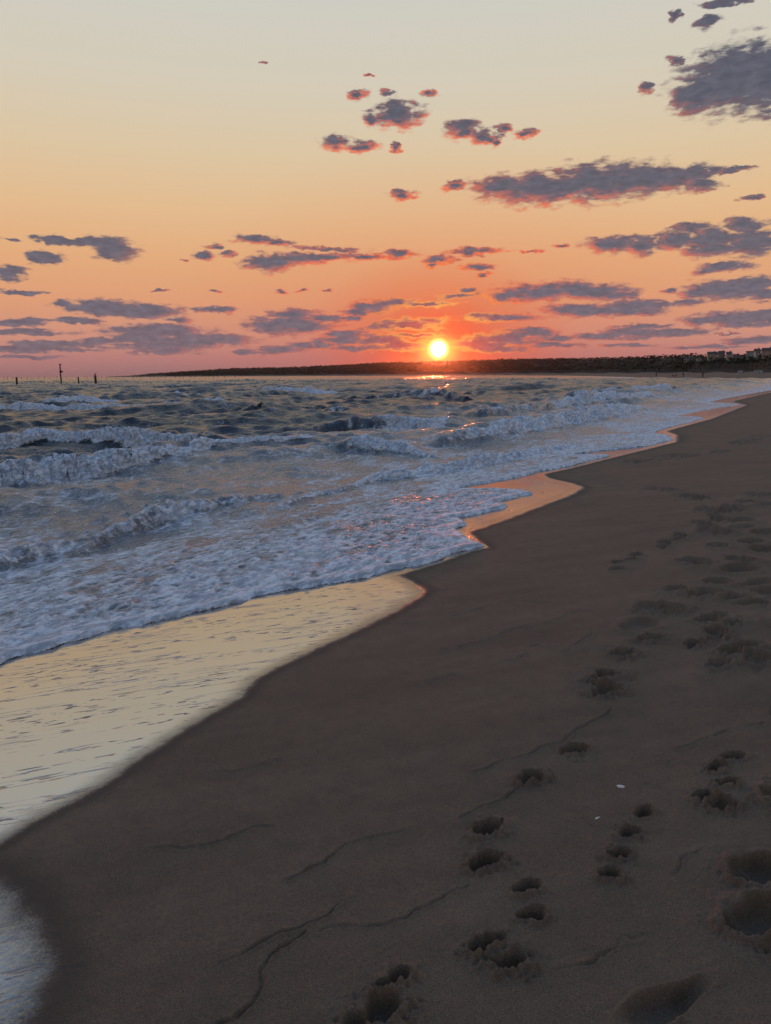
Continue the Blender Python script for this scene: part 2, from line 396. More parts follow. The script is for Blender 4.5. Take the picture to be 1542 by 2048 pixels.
NC, NR = 1020, 820
aa = np.linspace(-0.78, 0.80, NC)
dep0, dep1 = math.radians(60), math.radians(0.06)
yy = 1.66 / np.tan(np.linspace(dep0, math.radians(1.2), NR - 90))
yy = np.concatenate([np.linspace(-1.6, yy[0], 18)[:-1], yy, np.geomspace(yy[-1], 1250, 74)[1:]])
A_, Y = np.meshgrid(aa, yy)
X = A_ * (Y + 0.5 + 1.2 * np.exp(-np.maximum(Y, -1.6)))
X = np.where(Y < -0.2, A_ * 2.6, X)
D = coast_d(X, Y)
Z = sand_base(D)
amp = np.clip(D / 4, 0.1, 1) * 1.0
Z += (fbm(X * 0.6, Y * 0.6, 3, 5) - 0.5) * 0.05 * amp
Z += (fbm(X * 0.05, Y * 0.05, 3, 9) - 0.5) * 0.5 * np.clip((D - 8) / 20, 0, 1)
# local frame along/up the beach
ca, sa = math.cos(AXIS), math.sin(AXIS)
U = X * ca + Y * sa; V = -X * sa + Y * ca
sdF = sdist(X, Y, FR_LINE, SEA)
sdW = sdist(X, Y, WET1, WETP); sdW2 = sdist(X, Y, WET2[:-1], WET2)
soft = 0.09 + 0.016 * np.maximum(Y, 0)
wet = sst(sdW, -soft * 1.0, soft * 1.2)
wet2 = sst(sdW2, -0.20, 0.20) * 0.66
wet = np.maximum(wet, wet2); wet = np.maximum(wet, sst(sdF, -0.06, -0.01)); wet = np.where(Y < 0.9, wet * 0.6, wet)
# footprints: picture x, y, half width, half height (px), depth (m), roughness
PR = [(740,2035,58,17,.035,1.6),(783,1963,34,10,.03,.8),(972,1890,30,10,.032,1.3),(1020,1922,32,11,.030,1.5),(1060,1830,27,8,.032,.7),(1050,1778,27,8,.032,.6),(965,1723,33,11,.036,1.1),(972,1658,30,10,.036,1.0),
(1060,1556,26,7,.034,1.2),(1150,1497,22,7,.034,1.2),(1217,1750,20,8,.032,.9),(1237,1708,22,8,.030,1.0),(1254,1665,20,7,.030,1.0),(1285,1625,22,6,.030,.8),(1405,1592,20,6,.030,1.),(1440,1608,24,9,.028,1.6),(1452,1565,20,5,.030,.7),(1462,1511,24,5,.030,.7),(1430,1532,22,5,.028,1.),
(1208,1378,32,8,.034,1.4),(1205,1351,30,7,.034,1.6),(1245,1307,22,6,.026,1.6),(1525,1738,52,20,.042,.9),(1520,1835,58,24,.045,.8),(1300,1215,34,8,.026,1.0),(1275,1250,44,9,.022,.1),(1340,1216,24,6,.024,1.8),(1405,1186,34,6,.034,1.5),(1432,1162,22,6,.034,.8),(1300,1277,28,5,.024,1.6),
(1475,1137,34,6,.032,.5),(1478,1119,22,6,.034,.5),(1525,1098,22,5,.036,1.),(1500,1083,20,4,.034,.5),(1400,1125,24,5,.026,1.2),(1375,1120,22,4,.024,1.2),(1330,1083,9,3,.035,.6),(1360,1069,10,3,.035,.6),(1355,1077,11,2.5,.034,.6),(1325,1092,12,2.5,.03,.6),(1272,1108,11,3,.034,.6),(1262,1119,12,2.5,.03,.6),(1235,1124,10,2.5,.034,.6),(1232,1137,16,2.5,.03,.6),
(1310,978,11,3,.04,1.2),(1338,980,12,2.5,.04,1.),(1376,993,14,4,.04,1.2),(1400,997,14,3,.04,1.),(1412,1021,20,4,.036,1.4),(1435,1024,16,4,.034,1.2),(1462,1015,14,3,.04,.8),(1467,1022,12,3,.03,.6),(1520,990,20,4,.04,.8),(1490,1005,14,3,.034,.6),(1430,1034,12,3,.034,.6),(1435,1041,13,3,.034,.6),(1400,1046,10,3,.03,.7),(1410,1053,16,3,.03,1.2),(1478,1043,22,3.5,.034,.4),(1480,1056,22,3,.03,.4),(1530,1066,26,4,.036,.4),(1415,1061,22,3.5,.03,1.),(1438,1066,20,4,.03,1.2),(1432,1090,20,3.5,.024,1.2),(1530,1010,18,3,.034,1),
(1410,1240,20,5,.024,1.4),(1432,1232,22,4,.024,1.2),(1465,1247,16,4,.024,1.2),(1430,1262,22,5,.026,1.4),(1430,1275,22,4,.022,1.2),(1385,1287,20,5,.026,1.6),(1460,1305,22,6,.026,1.8),(1495,1292,20,6,.024,1.8),(1520,1318,32,8,.030,1.6),(1435,1328,26,5,.022,1.2),(1350,1178,26,5,.02,1.6),(1510,1165,34,4,.026,1.),(1530,1182,24,5,.026,1.2),(1505,1207,24,4,.022,1.2),(1465,1195,26,5,.022,1.2),
(1270,923,14,3,.05,.8),(1285,921,10,2.5,.045,.8),(1362,911,20,3,.05,1.),(1440,903,16,2,.05,.8),(1485,886,18,3,.05,.8),(1320,918,16,2,.04,.8),(1505,880,14,2,.05,.8),(1530,872,14,2,.05,.8),(1580,1600,40,16,.04,1.2),(1600,1250,40,10,.04,1.2),(1605,1420,36,12,.04,1.2),(1640,1880,60,26,.05,1.)]
k_ = 0
for (px, py, hw, hh, dp, rg) in PR:
    k_ += 1
    gx, gy = ground(px, py); rg = rg / (1 + max(gy - 4, 0) * 0.16); dp = dp * 1.4
    sl_ = math.hypot(gx, gy); slant = math.sqrt(gx * gx + gy * gy + 2.6)
    rx = hw / F_PX * slant; ry = max(hh / F_PX * slant * slant / 1.66, rx * 0.45); ry = min(ry, rx * 2.2)
    rot = R(22) + 0.25 * math.sin(k_ * 7.3)
    bx = (np.abs(X - gx) < 5 * max(rx, ry)) & (np.abs(Y - gy) < 5 * max(rx, ry))
    if not bx.any(): continue
    r_, c_ = np.where(bx); sl2 = (slice(r_.min(), r_.max() + 1), slice(c_.min(), c_.max() + 1))
    xs, ys = X[sl2] - gx, Y[sl2] - gy
    lx = xs * math.cos(rot) + ys * math.sin(rot); ly = -xs * math.sin(rot) + ys * math.cos(rot)
    wob = (fbm(xs * 6 / rx * 0.3 + k_ * 3.1, ys * 2 / rx + k_, 2, k_ % 9) - 0.5) * 0.8 * min(rg, 1.2)
    ra = np.sqrt(((lx - rx * .38) / (rx * .66)) ** 2 + (ly / ry) ** 2); rb = np.sqrt(((lx + rx * .50) / (rx * .52)) ** 2 + ((ly + ry * .12) / (ry * .78)) ** 2)
    rr = -np.log(np.exp(-np.clip(ra, 0, 30) * 5) + np.exp(-np.clip(rb, 0, 30) * 5) * .8) / 5
    rr = np.maximum(rr, 0) * (1 + wob)
    hole = -dp * np.exp(-(np.clip(rr, 0, 6) / 0.98) ** 7)
    toe = -dp * 0.35 * np.exp(-(((lx - rx * 0.45) / (rx * .4)) ** 2 + (ly / (ry * .5)) ** 2))
    rim = dp * 0.30 * np.exp(-((rr - 1.35) / 0.34) ** 2) * (0.4 + 1.2 * fbm(xs * 9 + k_, ys * 9, 2, 3))
    sp = np.exp(-(np.clip(rr - 1.3, 0, 9) / 1.1) ** 2) * sst(rr, 0.8, 1.25)
    # clods are thrown towards the camera side of the print
    side = 0.45 + 0.55 * sst(-ly - 0.3 * lx, -ry, ry)
    gsc = 46.0 / (1 + 0.10 * gy)
    clod = (np.abs(fbm(xs * gsc + k_ * 5, ys * gsc, 3, 8) - 0.5) * -2 + 0.45) * 0.027 * rg * sp * side
    Z[sl2] += hole + toe * 0.5 + rim + clod
# the long clear shoe print at the bottom right
gx, gy = ground(1335, 1998); ex, ey = ground(1392, 1966); hx, hy = ground(1262, 2034)
dx, dy = ex - hx, ey - hy; L = math.hypot(dx, dy); dx /= L; dy /= L
bx = (np.abs(X - gx) < 0.7) & (np.abs(Y - gy) < 0.7); r_, c_ = np.where(bx); s2 = (slice(r_.min(), r_.max() + 1), slice(c_.min(), c_.max() + 1))
lx = (X[s2] - gx) * dx + (Y[s2] - gy) * dy; ly = -(X[s2] - gx) * dy + (Y[s2] - gy) * dx
hw_ = 0.036 + 0.012 * np.cos((lx - (-0.05)) * 18) ; e = np.sqrt((lx / (L * 0.55)) ** 4 + (ly / hw_) ** 4)
Z[s2] += -0.052 * np.exp(-e ** 2) - 0.012 * np.exp(-((lx - 0.07) / 0.035) ** 2 - (ly / 0.03) ** 2) + 0.010 * np.exp(-((e - 1.6) / 0.6) ** 2)
Z[s2] += (fbm(X[s2] * 40, Y[s2] * 40, 3, 2) - 0.5) * 0.016 * np.exp(-((e - 1.8) / 0.9) ** 2) * sst(-ly - 0.4 * lx, 0.0, 0.05)
# thin lines of debris and sand left by earlier swash
LINES = [[(430,1932),(480,1912),(510,1895),(560,1875),(600,1855),(650,1830),(700,1800),(745,1770),(780,1745),(805,1718),(822,1690)],
 [(605,1856),(575,1885),(545,1920),(510,1980),(478,2015),(440,2045)],[(590,1755),(640,1728),(690,1690),(760,1668),(820,1655),(900,1640),(960,1615),(1040,1572)],
 [(1050,1765),(1080,1740),(1120,1715),(1180,1690)],[(950,1540),(1060,1500),(1120,1480),(1180,1445),(1220,1418)],[(1110,1940),(1180,1918),(1240,1885),(1290,1865)],
 [(880,1300),(960,1285),(1020,1260),(1100,1245),(1160,1220)],[(1060,1290),(1140,1290),(1180,1275),(1200,1240)],[(800,1250),(900,1235),(1020,1200),(1110,1205)],[(980,1330),(1060,1310),(1160,1300),(1240,1290)],
 [(1335,1745),(1370,1710),(1400,1690)],[(1350,1490),(1400,1475),(1460,1455),(1530,1440)],[(1265,1590),(1310,1550),(1335,1515)],[(640,1860),(760,1845),(880,1800),(940,1770)],[(1200,915),(1260,920),(1340,912),(1400,905)],[(300,1700),(420,1690),(540,1650)],[(350,1560),(470,1545),(560,1520)],[(820,1050),(900,1040)],[(820,1365),(920,1345)]]
Z += (fbm(X * 120, Y * 120, 2, 46) - 0.5) * 0.0045 * (1 - wet) * sst(Y, 9, 4)
for i, P in enumerate(LINES):
    G = gpath(P); x0, y0 = G.min(0) - 0.3; x1, y1 = G.max(0) + 0.3
    m = (X > x0) & (X < x1) & (Y > y0) & (Y < y1)
    r_, c_ = np.where(m)
    if len(r_) == 0: continue
    s2 = (slice(r_.min(), r_.max() + 1), slice(c_.min(), c_.max() + 1))
    wx = (fbm(X[s2] * 9, Y[s2] * 9, 3, i) - 0.5) * 0.06; wy = (fbm(X[s2] * 9, Y[s2] * 9, 3, i + 20) - 0.5) * 0.06
    dd = seg_dist(X[s2] + wx, Y[s2] + wy, G); wd = 0.004 + 0.0018 * np.mean(G[:, 1])
    am = 0.010 if i < 3 else 0.0065
    Z[s2] += (am * np.exp(-((dd - 1.3 * wd) / (0.8 * wd)) ** 2) * 0.8 - am * 1.1 * np.exp(-(dd / (0.65 * wd)) ** 2)) * (0.1 + 1.5 * fbm(X[s2] * 22, Y[s2] * 22, 3, 4)) * sst(fbm(X[s2] * 2.5, Y[s2] * 2.5, 2, 14), 0.25, 0.5)
Z += (fbm(X * 45, Y * 45, 3, 36) - 0.5) * 0.0035 * (1 - wet) * np.clip(1 - Y / 12, 0, 1)
Z += (fbm(U * 5, V * 2, 4, 31) - 0.5) * 0.008 * (1 - wet) * np.clip(1.5 - Y / 30, 0.2, 1)
keep = (D > -25) & (sdF < 1.2 + 0.1 * np.maximum(Y, 0)) & (np.abs(X) < 900)
sand = grid_mesh('beach_sand', X, Y, Z, keep, {'wet': wet}, M_SAND); tag(sand, kind='structure')
SANDGRID = (X, Y, Z)

# ------------------------------------------------------------------ sea
NC, NR = 900, 1300
aa = np.linspace(-0.86, 0.72, NC)
yy = np.concatenate([np.linspace(1.0, 3.0, 30)[:-1], np.geomspace(3.0, 12.0, 440)[:-1], np.geomspace(12.0, 260, 640)[:-1], np.geomspace(260, 9000, 240)])
A_, Y = np.meshgrid(aa, yy); X = A_ * (Y + 1.0)
keep0 = inside(X, Y, np.vstack([SEA])) 
D = coast_d(X, Y)
Sb = sand_base(D)
sdF = sdist(X, Y, FR_LINE, SEA)
off = np.maximum(sdF, 0)                    # metres into the water
env = 0.20 + 0.80 * sst(off, 0.8, 8.5)
Hh = np.zeros_like(X); DX = np.zeros_like(X); DY = np.zeros_like(X)
shore_n = np.array([math.cos(AXIS), math.sin(AXIS)])     # up-beach direction
base_ang = math.atan2(-0.86, 0.5)                       # wave travel: towards the beach, slightly towards the camera
slope2 = 0
for i in range(58):
    lam = 0.32 * (1.085 ** i) if i < 44 else rng.uniform(5, 13)
    th = base_ang + rng.normal() * (0.62 if lam < 3 else 0.34)
    k = 2 * math.pi / lam; a = 0.0108 * lam ** 0.86 * (1.25 if lam < 1.2 else (1.05 if lam < 2.5 else 0.48))
    ph = rng.uniform(0, 6.28)
    arg = k * (X * math.cos(th) + Y * math.sin(th)) + ph
    cs = np.cos(arg)
    grp_ = 0.4 + 1.2 * vnoise(X / (lam * 4) + i, Y / (lam * 4), i % 7)
    # drop waves that the grid cannot carry
    dyc = np.where(Y < 12, Y * 0.0043, np.where(Y < 260, Y * 0.0049, Y * 0.028))
    okf = sst(lam / dyc, 2.0, 4.0)
    Hh += a * cs * grp_ * okf; q = 0.85 * a * grp_ * np.sin(arg) * okf
    DX -= q * math.cos(th); DY -= q * math.sin(th)
far_gain = 1 + 0.9 * sst(Y, 25, 90) 
rnd = (rng.random(X.shape) - 0.5) * sst(Y, 90, 380)
Hh *= env * far_gain; DX *= env; DY *= env
Hh += rnd * 1.1 * sst(off, 20, 60)
foam = np.zeros_like(X)
crest = sst(Hh, 0.13, 0.30) * env
foam += 0.35 * crest
# breakers: picture path, height (m) along it, foaminess
BR = [([(-260,1180),(-60,1140),(40,1108),(120,1086),(200,1070)],[.05,.10,.12,.09,.02],[.5,.5,.35,.3,.2],1.0),
 ([(150,1090),(235,1055),(330,1028),(430,1008),(520,990),(600,975)],[.02,.10,.15,.13,.08,.0],[.2,.30,.40,.35,.2,.1],1.0),
 ([(-420,1030),(-200,1010),(0,975),(80,965),(160,953),(260,938),(350,925),(430,908),(540,900),(620,893),(680,890)],[.30,.34,.36,.38,.36,.30,.30,.26,.20,.16,.02],[1,1,1,1,1,1,1,1,.9,.7,.3],1.0),
 ([(-300,915),(-120,905),(0,897),(90,888),(180,886),(270,888),(355,886)],[.38,.38,.40,.36,.30,.50,.34],[1,1,1,1,.7,1,1],1.0),
 ([(560,868),(660,860),(740,858),(800,858),(862,858),(900,866)],[.10,.42,.55,.58,.50,.06],[0,.05,.15,.9,1,.4],1.0),
 ([(600,905),(680,905),(740,903),(800,902),(860,908)],[.1,.26,.32,.26,.05],[.1,.1,.5,1,.5],1.0),
 ([(700,962),(760,945),(840,940),(920,930),(1000,917),(1080,903),(1140,890),(1200,882)],[.03,.14,.20,.24,.26,.24,.16,.02],[.3,.8,.9,1,1,1,.9,.4],1.0),
 ([(840,893),(900,888),(960,880),(1020,872),(1090,860),(1160,845),(1240,826),(1290,815)],[.04,.22,.28,.36,.40,.46,.46,.1],[.0,.2,.5,.9,1,1,1,.5],1.0),
 ([(-200,838),(0,828),(90,824),(200,822),(300,816),(440,812),(470,812)],[.45,.45,.40,.40,.36,.46,.1],[.9,.9,.8,.8,.6,1,.3],1.2),
 ([(100,812),(170,808),(240,806)],[.3,.6,.3],[.5,1,.8],1.2),
 ([(470,792),(540,791),(600,790),(680,792)],[.2,.8,.7,.3],[.2,1,1,.6],1.3),
 ([(260,796),(330,795),(390,796)],[.3,.6,.3],[.8,1,.5],1.2),
 ([(470,835),(510,832),(560,836)],[.2,.6,.2],[0,.05,0],1.0),
 ([(1100,818),(1170,808),(1230,800),(1300,794)],[.3,.7,.6,.3],[.3,.6,.8,.7],1.2),
 ([(1150,790),(1250,786),(1340,782)],[.3,.7,.6],[.3,.5,.8],1.2),
 ([(720,800),(840,797),(930,800)],[.3,.6,.3],[.1,.3,.1],1.3),
 ([(560,832),(620,826),(690,824),(740,828)],[.1,.36,.30,.1],[0,.1,.2,.1],1.0),
 ([(900,835),(990,828),(1060,820)],[.1,.4,.3],[0,.2,.4],1.0),
 ([(330,900),(410,880),(470,872)],[.06,.14,.06],[.2,.2,.2],1.0),
 ([(560,1000),(640,975),(700,962)],[.02,.09,.04],[.3,.5,.3],1.0)]
for bi, (P, Hs, Fs, wd) in enumerate(BR):
    Hs = [h_ * 0.95 for h_ in Hs]; Fs = [min(1.0, f_ * 1.15 + .08) for f_ in Fs]
    G = gpath(P)
    # refine the path
    t0 = np.arange(len(G)); tt = np.linspace(0, len(G) - 1, (len(G) - 1) * 6 + 1)
    G2 = np.stack([np.interp(tt, t0, G[:, 0]), np.interp(tt, t0, G[:, 1])], -1)
    Hs2 = np.interp(tt, t0, Hs); Fs2 = np.interp(tt, t0, Fs)
    m = np.max(Hs); x0, y0 = G.min(0) - 7 * m - 1; x1, y1 = G.max(0) + 7 * m + 1
    mk = (X > x0) & (X < x1) & (Y > y0) & (Y < y1)
    if not mk.any(): continue
    r_, c_ = np.where(mk); s2 = (slice(r_.min(), r_.max() + 1), slice(c_.min(), c_.max() + 1))
    xs, ys = X[s2], Y[s2]
    wob = (fbm(xs * 0.9 / max(m, .15) * .3, ys * 0.9 / max(m, .15) * .3, 3, bi + 40) - 0.5) * 1.1 * m
    best = np.full(xs.shape, 1e18); uu = np.zeros(xs.shape); hh = np.zeros(xs.shape); ff = np.zeros(xs.shape)
    for j in range(len(G2) - 1):
        a, b2 = G2[j], G2[j + 1]; ddx, ddy = b2 - a; L2 = ddx * ddx + ddy * ddy + 1e-12
        t = np.clip(((xs - a[0]) * ddx + (ys - a[1]) * ddy) / L2, 0, 1)
        ex = xs - a[0] - t * ddx; ey = ys - a[1] - t * ddy; d2 = ex * ex + ey * ey
        mm = d2 < best; best = np.where(mm, d2, best)
        sgn = np.sign(ex * ddy - ey * ddx)
        uu = np.where(mm, np.sqrt(d2) * sgn, uu)
        hh = np.where(mm, Hs2[j] + t * (Hs2[j + 1] - Hs2[j]), hh); ff = np.where(mm, Fs2[j] + t * (Fs2[j + 1] - Fs2[j]), ff)
    # u > 0 lies on the shore side; the given path is the foot of the front face
    fs0 = 2.2 / max(m, 0.12)
    u = uu + wob + hh * 0.8 + hh * 1.1 * (fbm(xs * fs0 * .7, ys * fs0 * .5, 4, bi + 23, 0.6) - 0.5)
    hh = hh * (0.45 + 1.05 * fbm(xs / max(m, .12) * .5, ys / max(m, .12) * .5, 3, bi + 60))
    wfr = hh * 0.85 + 0.02; wbk = hh * 2.6 * wd + 0.05
    prof = np.where(u > 0, np.exp(-(u / wfr) ** 2), np.exp(-(np.abs(u) / wbk) ** 1.5))
    endf = np.exp(-np.clip(np.sqrt(best) - np.abs(uu), 0, 9))
    fr = sst(u, -0.8 * hh - 0.02, -0.1 * hh) * sst(u, 1.6 * hh + 0.03, 0.9 * hh)
    fsc = 2.2 / max(m, 0.12)
    lump = np.abs(fbm(xs * fsc * 3.2, ys * fsc * 2.4, 4, bi + 11, 0.62) - 0.5) * 2
    lump2 = fbm(xs * fsc * 5, ys * fsc * 4, 3, bi + 17, 0.65) - 0.5
    Hh[s2] = Hh[s2] * (1 - 0.5 * prof) + hh * prof + fr * ff * hh * (0.30 * (0.35 - lump) + 0.20 * lump2)
    push = fr * ff * hh * 0.8 * (fbm(xs * fsc * 2.6, ys * fsc * 2.6 + 9, 4, bi + 29, 0.6) - 0.42)
    DX[s2] *= (1 - 0.8 * fr); DY[s2] *= (1 - 0.8 * fr)
    DX[s2] += push * 0.88; DY[s2] -= push * 0.47
    fw = np.clip(fr * ff * 1.4 + fr * (fbm(xs * fsc, ys * fsc, 3, 71) - 0.5) * 1.1, 0, 1.2)
    foam[s2] = np.maximum(foam[s2], fw)
    # trail of foam behind the breaker
    tr = sst(u, -9 * hh - 0.2, -0.8 * hh) * (u < 0) * ff
    foam[s2] = np.maximum(foam[s2], 0.42 * tr)
# swash sheet that has run up the sand
sheet = sst(off, 0, 0.22) 
lumpn = np.abs(fbm(X * 6, Y * 5, 4, 51, 0.62) - 0.5) * 2
lump3 = fbm(X * 3, Y * 2.2, 3, 52) - 0.5
edge_n = sdF + (fbm(X * 5, Y * 5, 3, 33) - 0.5) * 0.14
rim = np.exp(-((edge_n - 0.10) / 0.075) ** 2)
sw = np.exp(-(off / 3.2) ** 2)
film = -0.010 + 0.036 * sst(edge_n, -0.02, 0.07) + 0.018 * rim * (0.5 + fbm(X * 2.0, Y * 2.0, 2, 90)) + (0.055 * (0.30 - lumpn) + 0.05 * lump3) * sst(edge_n, 0.04, 0.4) * (0.45 + 0.55 * np.exp(-off / 2.5))
zsh = Sb + film
zw = 0.02 + Hh - 0.22 * np.exp(-(off / 3.0) ** 2)
kk = 0.014
Zt = np.where(zsh > zw + 0.2, zsh, np.log(np.exp(np.clip(zsh / kk, -60, 60)) + np.exp(np.clip(zw / kk, -60, 60))) * kk)
Zt = np.where(edge_n < -0.02, Sb - 0.010 + (edge_n + 0.02) * 0.4, Zt)
shoref = np.exp(-(off / 3.0) ** 2)
patch = fbm(X * 0.8, Y * 0.5, 4, 77)
frontf = np.exp(-(off / 1.3)) 
swf = np.clip(0.66 * np.exp(-(off / 5.5) ** 2) + 0.16 * frontf + 0.6 * (patch - 0.5) + 0.4 * rim + 0.5 * (0.3 - lumpn), 0, 1.1)
neary = sst(Y, 14, 7)
swf = np.where(Y > 9.0, swf * (0.85 + 0.15 * neary), swf)
foam = np.maximum(foam, swf * sst(edge_n, -0.01, 0.02))
surf = np.exp(-(np.clip(off - 3, 0, 99) / 16)) * 0.50 * (0.3 + 1.4 * fbm(X * 0.5, Y * 0.35, 4, 15))
foam = np.maximum(foam, surf)
foam = np.maximum(foam, 0.30 * sst(fbm(X * 0.10, Y * 0.06, 4, 19), 0.5, 0.75))
keepw = (sdF > -0.35)
water = grid_mesh('sea_water', X + DX * sst(off, 1, 6), Y + DY * sst(off, 1, 6), Zt, keepw, {'foam': foam, 'near': sst(off, 16, 2)}, M_SEA); tag(water, kind='structure')
# broad sea beyond the detailed sheet
me = bpy.data.meshes.new('open_sea')
v = [(-30000, 1, -0.55), (-0.8 * 9000, 1, -0.55), (-7000, 30000, -0.55), (-30000, 30000, -0.55)]
me.from_pydata([(-12000, -3000, -0.75), (8, -3000, -0.75), (12, 1, -0.75), (9000, 12000, -0.75), (-12000, 12000, -0.75)], [], [(0, 1, 2, 3, 4)]); me.materials.append(M_SEA)
o = bpy.data.objects.new('open_sea', me); C.objects.link(o); tag(o, kind='structure')

# ------------------------------------------------------------------ far shore
RIDGE = [(230,750.5),(280,749),(330,746),(400,742),(440,738),(520,735),(600,733),(700,727),(760,723),(850,721),(950,717),(1050,714),(1142,713),(1200,712),(1242,711),(1300,708),(1350,706),(1400,704),(1440,704.5),(1480,705),(1542,699),(1700,694),(1900,690)]
DIST = [(230,2750),(600,2500),(900,2150),(1142,1650),(1300,1150),(1400,900),(1542,680),(1900,420)]
def ridge_at(px):
    py = np.interp(px, [r[0] for r in RIDGE], [r[1] for r in RIDGE]); dd = np.interp(px, [r[0] for r in DIST], [r[1] for r in DIST])
    v = ray(px, py); hyp = math.hypot(v[0], v[1])
    return v[0] / hyp, v[1] / hyp, dd, CAM_Z + v[2] / hyp * dd + 3.0 / F_PX * dd      # direction, distance, height of tree tops
M_HILL = plain('dune_scrub', (0.032, 0.027, 0.020), 0.95, 0.5, 0.02)
M_DUNE = plain('dune_sand', (0.16, 0.125, 0.095), 0.95, 0.2, 0.05)
M_LEAF = plain('dark_foliage', (0.040, 0.048, 0.026), 0.9, 0.5, 0.05)
pxs = np.arange(215, 1900, 5.0)
prof = [(-0.26, -1.2), (-0.20, 0.25), (-0.13, 0.06), (-0.10, 0.10), (-0.05, 0.35), (0.0, 0.80), (0.15, 0.95), (0.6, 0.6)]
vv = []; 
def tree_h(dd): return 5.0 + 1.0 * (dd / 2000)
for i, px in enumerate(pxs):
    dx, dy, dd, zt = ridge_at(px)
    gt = max(zt - tree_h(dd) , 0.6)
    if px < 300: gt *= max(0.0, (px - 215) / 85)
    for j, (fo, fh) in enumerate(prof):
        r = dd * (1 + fo * (0.6 if px > 1150 else 0.4))
        z = -1.2 if j == 0 else (1.1 if j == 1 and px > 1000 else (0.25 if j == 1 else gt * fh + 1.2 + 0.7 * math.sin(px * .09 + j * 2)))
        if j >= 2: z = max(z, 1.3) if px > 300 else z
        vv.append((dx * r, dy * r, z))
ff_ = []; K = len(prof)
for i in range(len(pxs) - 1):
    for j in range(K - 1):
        ff_.append((i * K + j, (i + 1) * K + j, (i + 1) * K + j + 1, i * K + j + 1))
me = bpy.data.meshes.new('far_hills'); me.from_pydata(vv, [], ff_); me.materials.append(M_DUNE); me.materials.append(M_HILL)
for p_ in me.polygons: p_.material_index = 0 if p_.index % (K - 1) < 2 else 1; p_.use_smooth = True
me.update(); o = bpy.data.objects.new('far_hills', me); C.objects.link(o); tag(o, kind='structure')

# wood on the hills: leafy crowns of many faces
tv = []; tf = []
rr_ = random.Random(3)
def hill_z(px, fo):
    dx, dy, dd, zt = ridge_at(px); gt = max(zt - tree_h(dd), 0.6)
    if px < 300: gt *= max(0.0, (px - 215) / 85)
    fh = np.interp(fo, [p_[0] for p_ in prof], [p_[1] for p_ in prof]); return dx, dy, dd, zt, max(gt * fh + 0.6, 1.0), gt
# unit crown: jittered icosphere-like cluster
def crown(cx, cy, cz, rx, rz, nn):
    for _ in range(nn):
        th = rr_.uniform(0, 6.283); ph = math.acos(rr_.uniform(-0.5, 1)); q = rr_.uniform(0.55, 1.0)
        x = cx + rx * q * math.cos(th) * math.sin(ph); y = cy + rx * q * math.sin(th) * math.sin(ph); z = cz + rz * q * math.cos(ph)
        s = rx * rr_.uniform(0.28, 0.52)
        b0 = len(tv)
        a1 = [rr_.gauss(0, 1) for _ in range(9)]
        for k in range(4):
            tv.append((x + s * rr_.uniform(-1, 1), y + s * rr_.uniform(-1, 1), z + s * 0.8 * rr_.uniform(-1, 1)))
        tf.extend([(b0, b0 + 1, b0 + 2), (b0, b0 + 2, b0 + 3), (b0, b0 + 3, b0 + 1), (b0 + 1, b0 + 3, b0 + 2)])
px = 262.0
while px < 1880:
    dx, dy, dd, zt, gz, gt = hill_z(px, 0.0)
    rowsf = [-0.10, -0.075, -0.05, -0.025, 0.0, 0.03]
    for fo in rowsf:
        if px < 330 and fo < -0.03: continue
        fo2 = fo + rr_.uniform(-0.012, 0.012)
        _, _, _, _, gz, gt = hill_z(px, fo2)
        r = dd * (1 + fo2 * (0.6 if px > 1150 else 0.4))
        th = tree_h(dd) * rr_.uniform(0.7, 1.12) * (0.45 if fo < -0.08 else 1.0) * min(1.0, 0.35 + (px - 262) / 160)
        if px > 1380 and fo < -0.03: th *= 0.4
        cr = th * rr_.uniform(0.55, 0.8)
        crown(dx * r, dy * r, gz + th * 0.45, cr, th * 0.58, 15)
    step = dd * 0.0 + 1547 * 3.4 / dd
    px += max(step, 1.5) * rr_.uniform(0.8, 1.2)
# ------------------------------------------------------------------ builders for small things
def mesh_obj(name, verts, faces, mat, parent=None, smooth=False):
    me = bpy.data.meshes.new(name); me.from_pydata(verts, [], faces); me.materials.append(mat); me.update()
    if smooth:
        for p_ in me.polygons: p_.use_smooth = True
    o = bpy.data.objects.new(name, me); C.objects.link(o)
    if parent: o.parent = parent
    return o
def empty(name, loc, rz=0.0):
    o = bpy.data.objects.new(name, None); C.objects.link(o); o.location = loc; o.rotation_euler = (0, 0, rz); o.empty_display_size = 0.3; return o
def box(x0, x1, y0, y1, z0, z1):
    return [(x0,y0,z0),(x1,y0,z0),(x1,y1,z0),(x0,y1,z0),(x0,y0,z1),(x1,y0,z1),(x1,y1,z1),(x0,y1,z1)], [(0,3,2,1),(4,5,6,7),(0,1,5,4),(1,2,6,5),(2,3,7,6),(3,0,4,7)]
def join(parts):
    v = []; f = []
    for (pv, pf) in parts:
        b0 = len(v); v += pv; f += [tuple(i + b0 for i in q) for q in pf]
    return v, f
def tube(pts, rad, seg=8):
    v = []; f = []
    for i, (p_, r) in enumerate(zip(pts, rad)):
        for k in range(seg):
            a = 2 * math.pi * k / seg; v.append((p_[0] + r * math.cos(a), p_[1] + r * math.sin(a), p_[2]))
    for i in range(len(pts) - 1):
        for k in range(seg):
            f.append((i * seg + k, i * seg + (k + 1) % seg, (i + 1) * seg + (k + 1) % seg, (i + 1) * seg + k))
    f.append(tuple(range(seg - 1, -1, -1))); f.append(tuple((len(pts) - 1) * seg + k for k in range(seg)))
    return v, f
M_WOOD = plain('weathered_wood', (0.055, 0.040, 0.032), 0.85, 0.4, 4.0)
M_RUST = plain('dark_band', (0.05, 0.028, 0.02), 0.7, 0.3, 5.0)
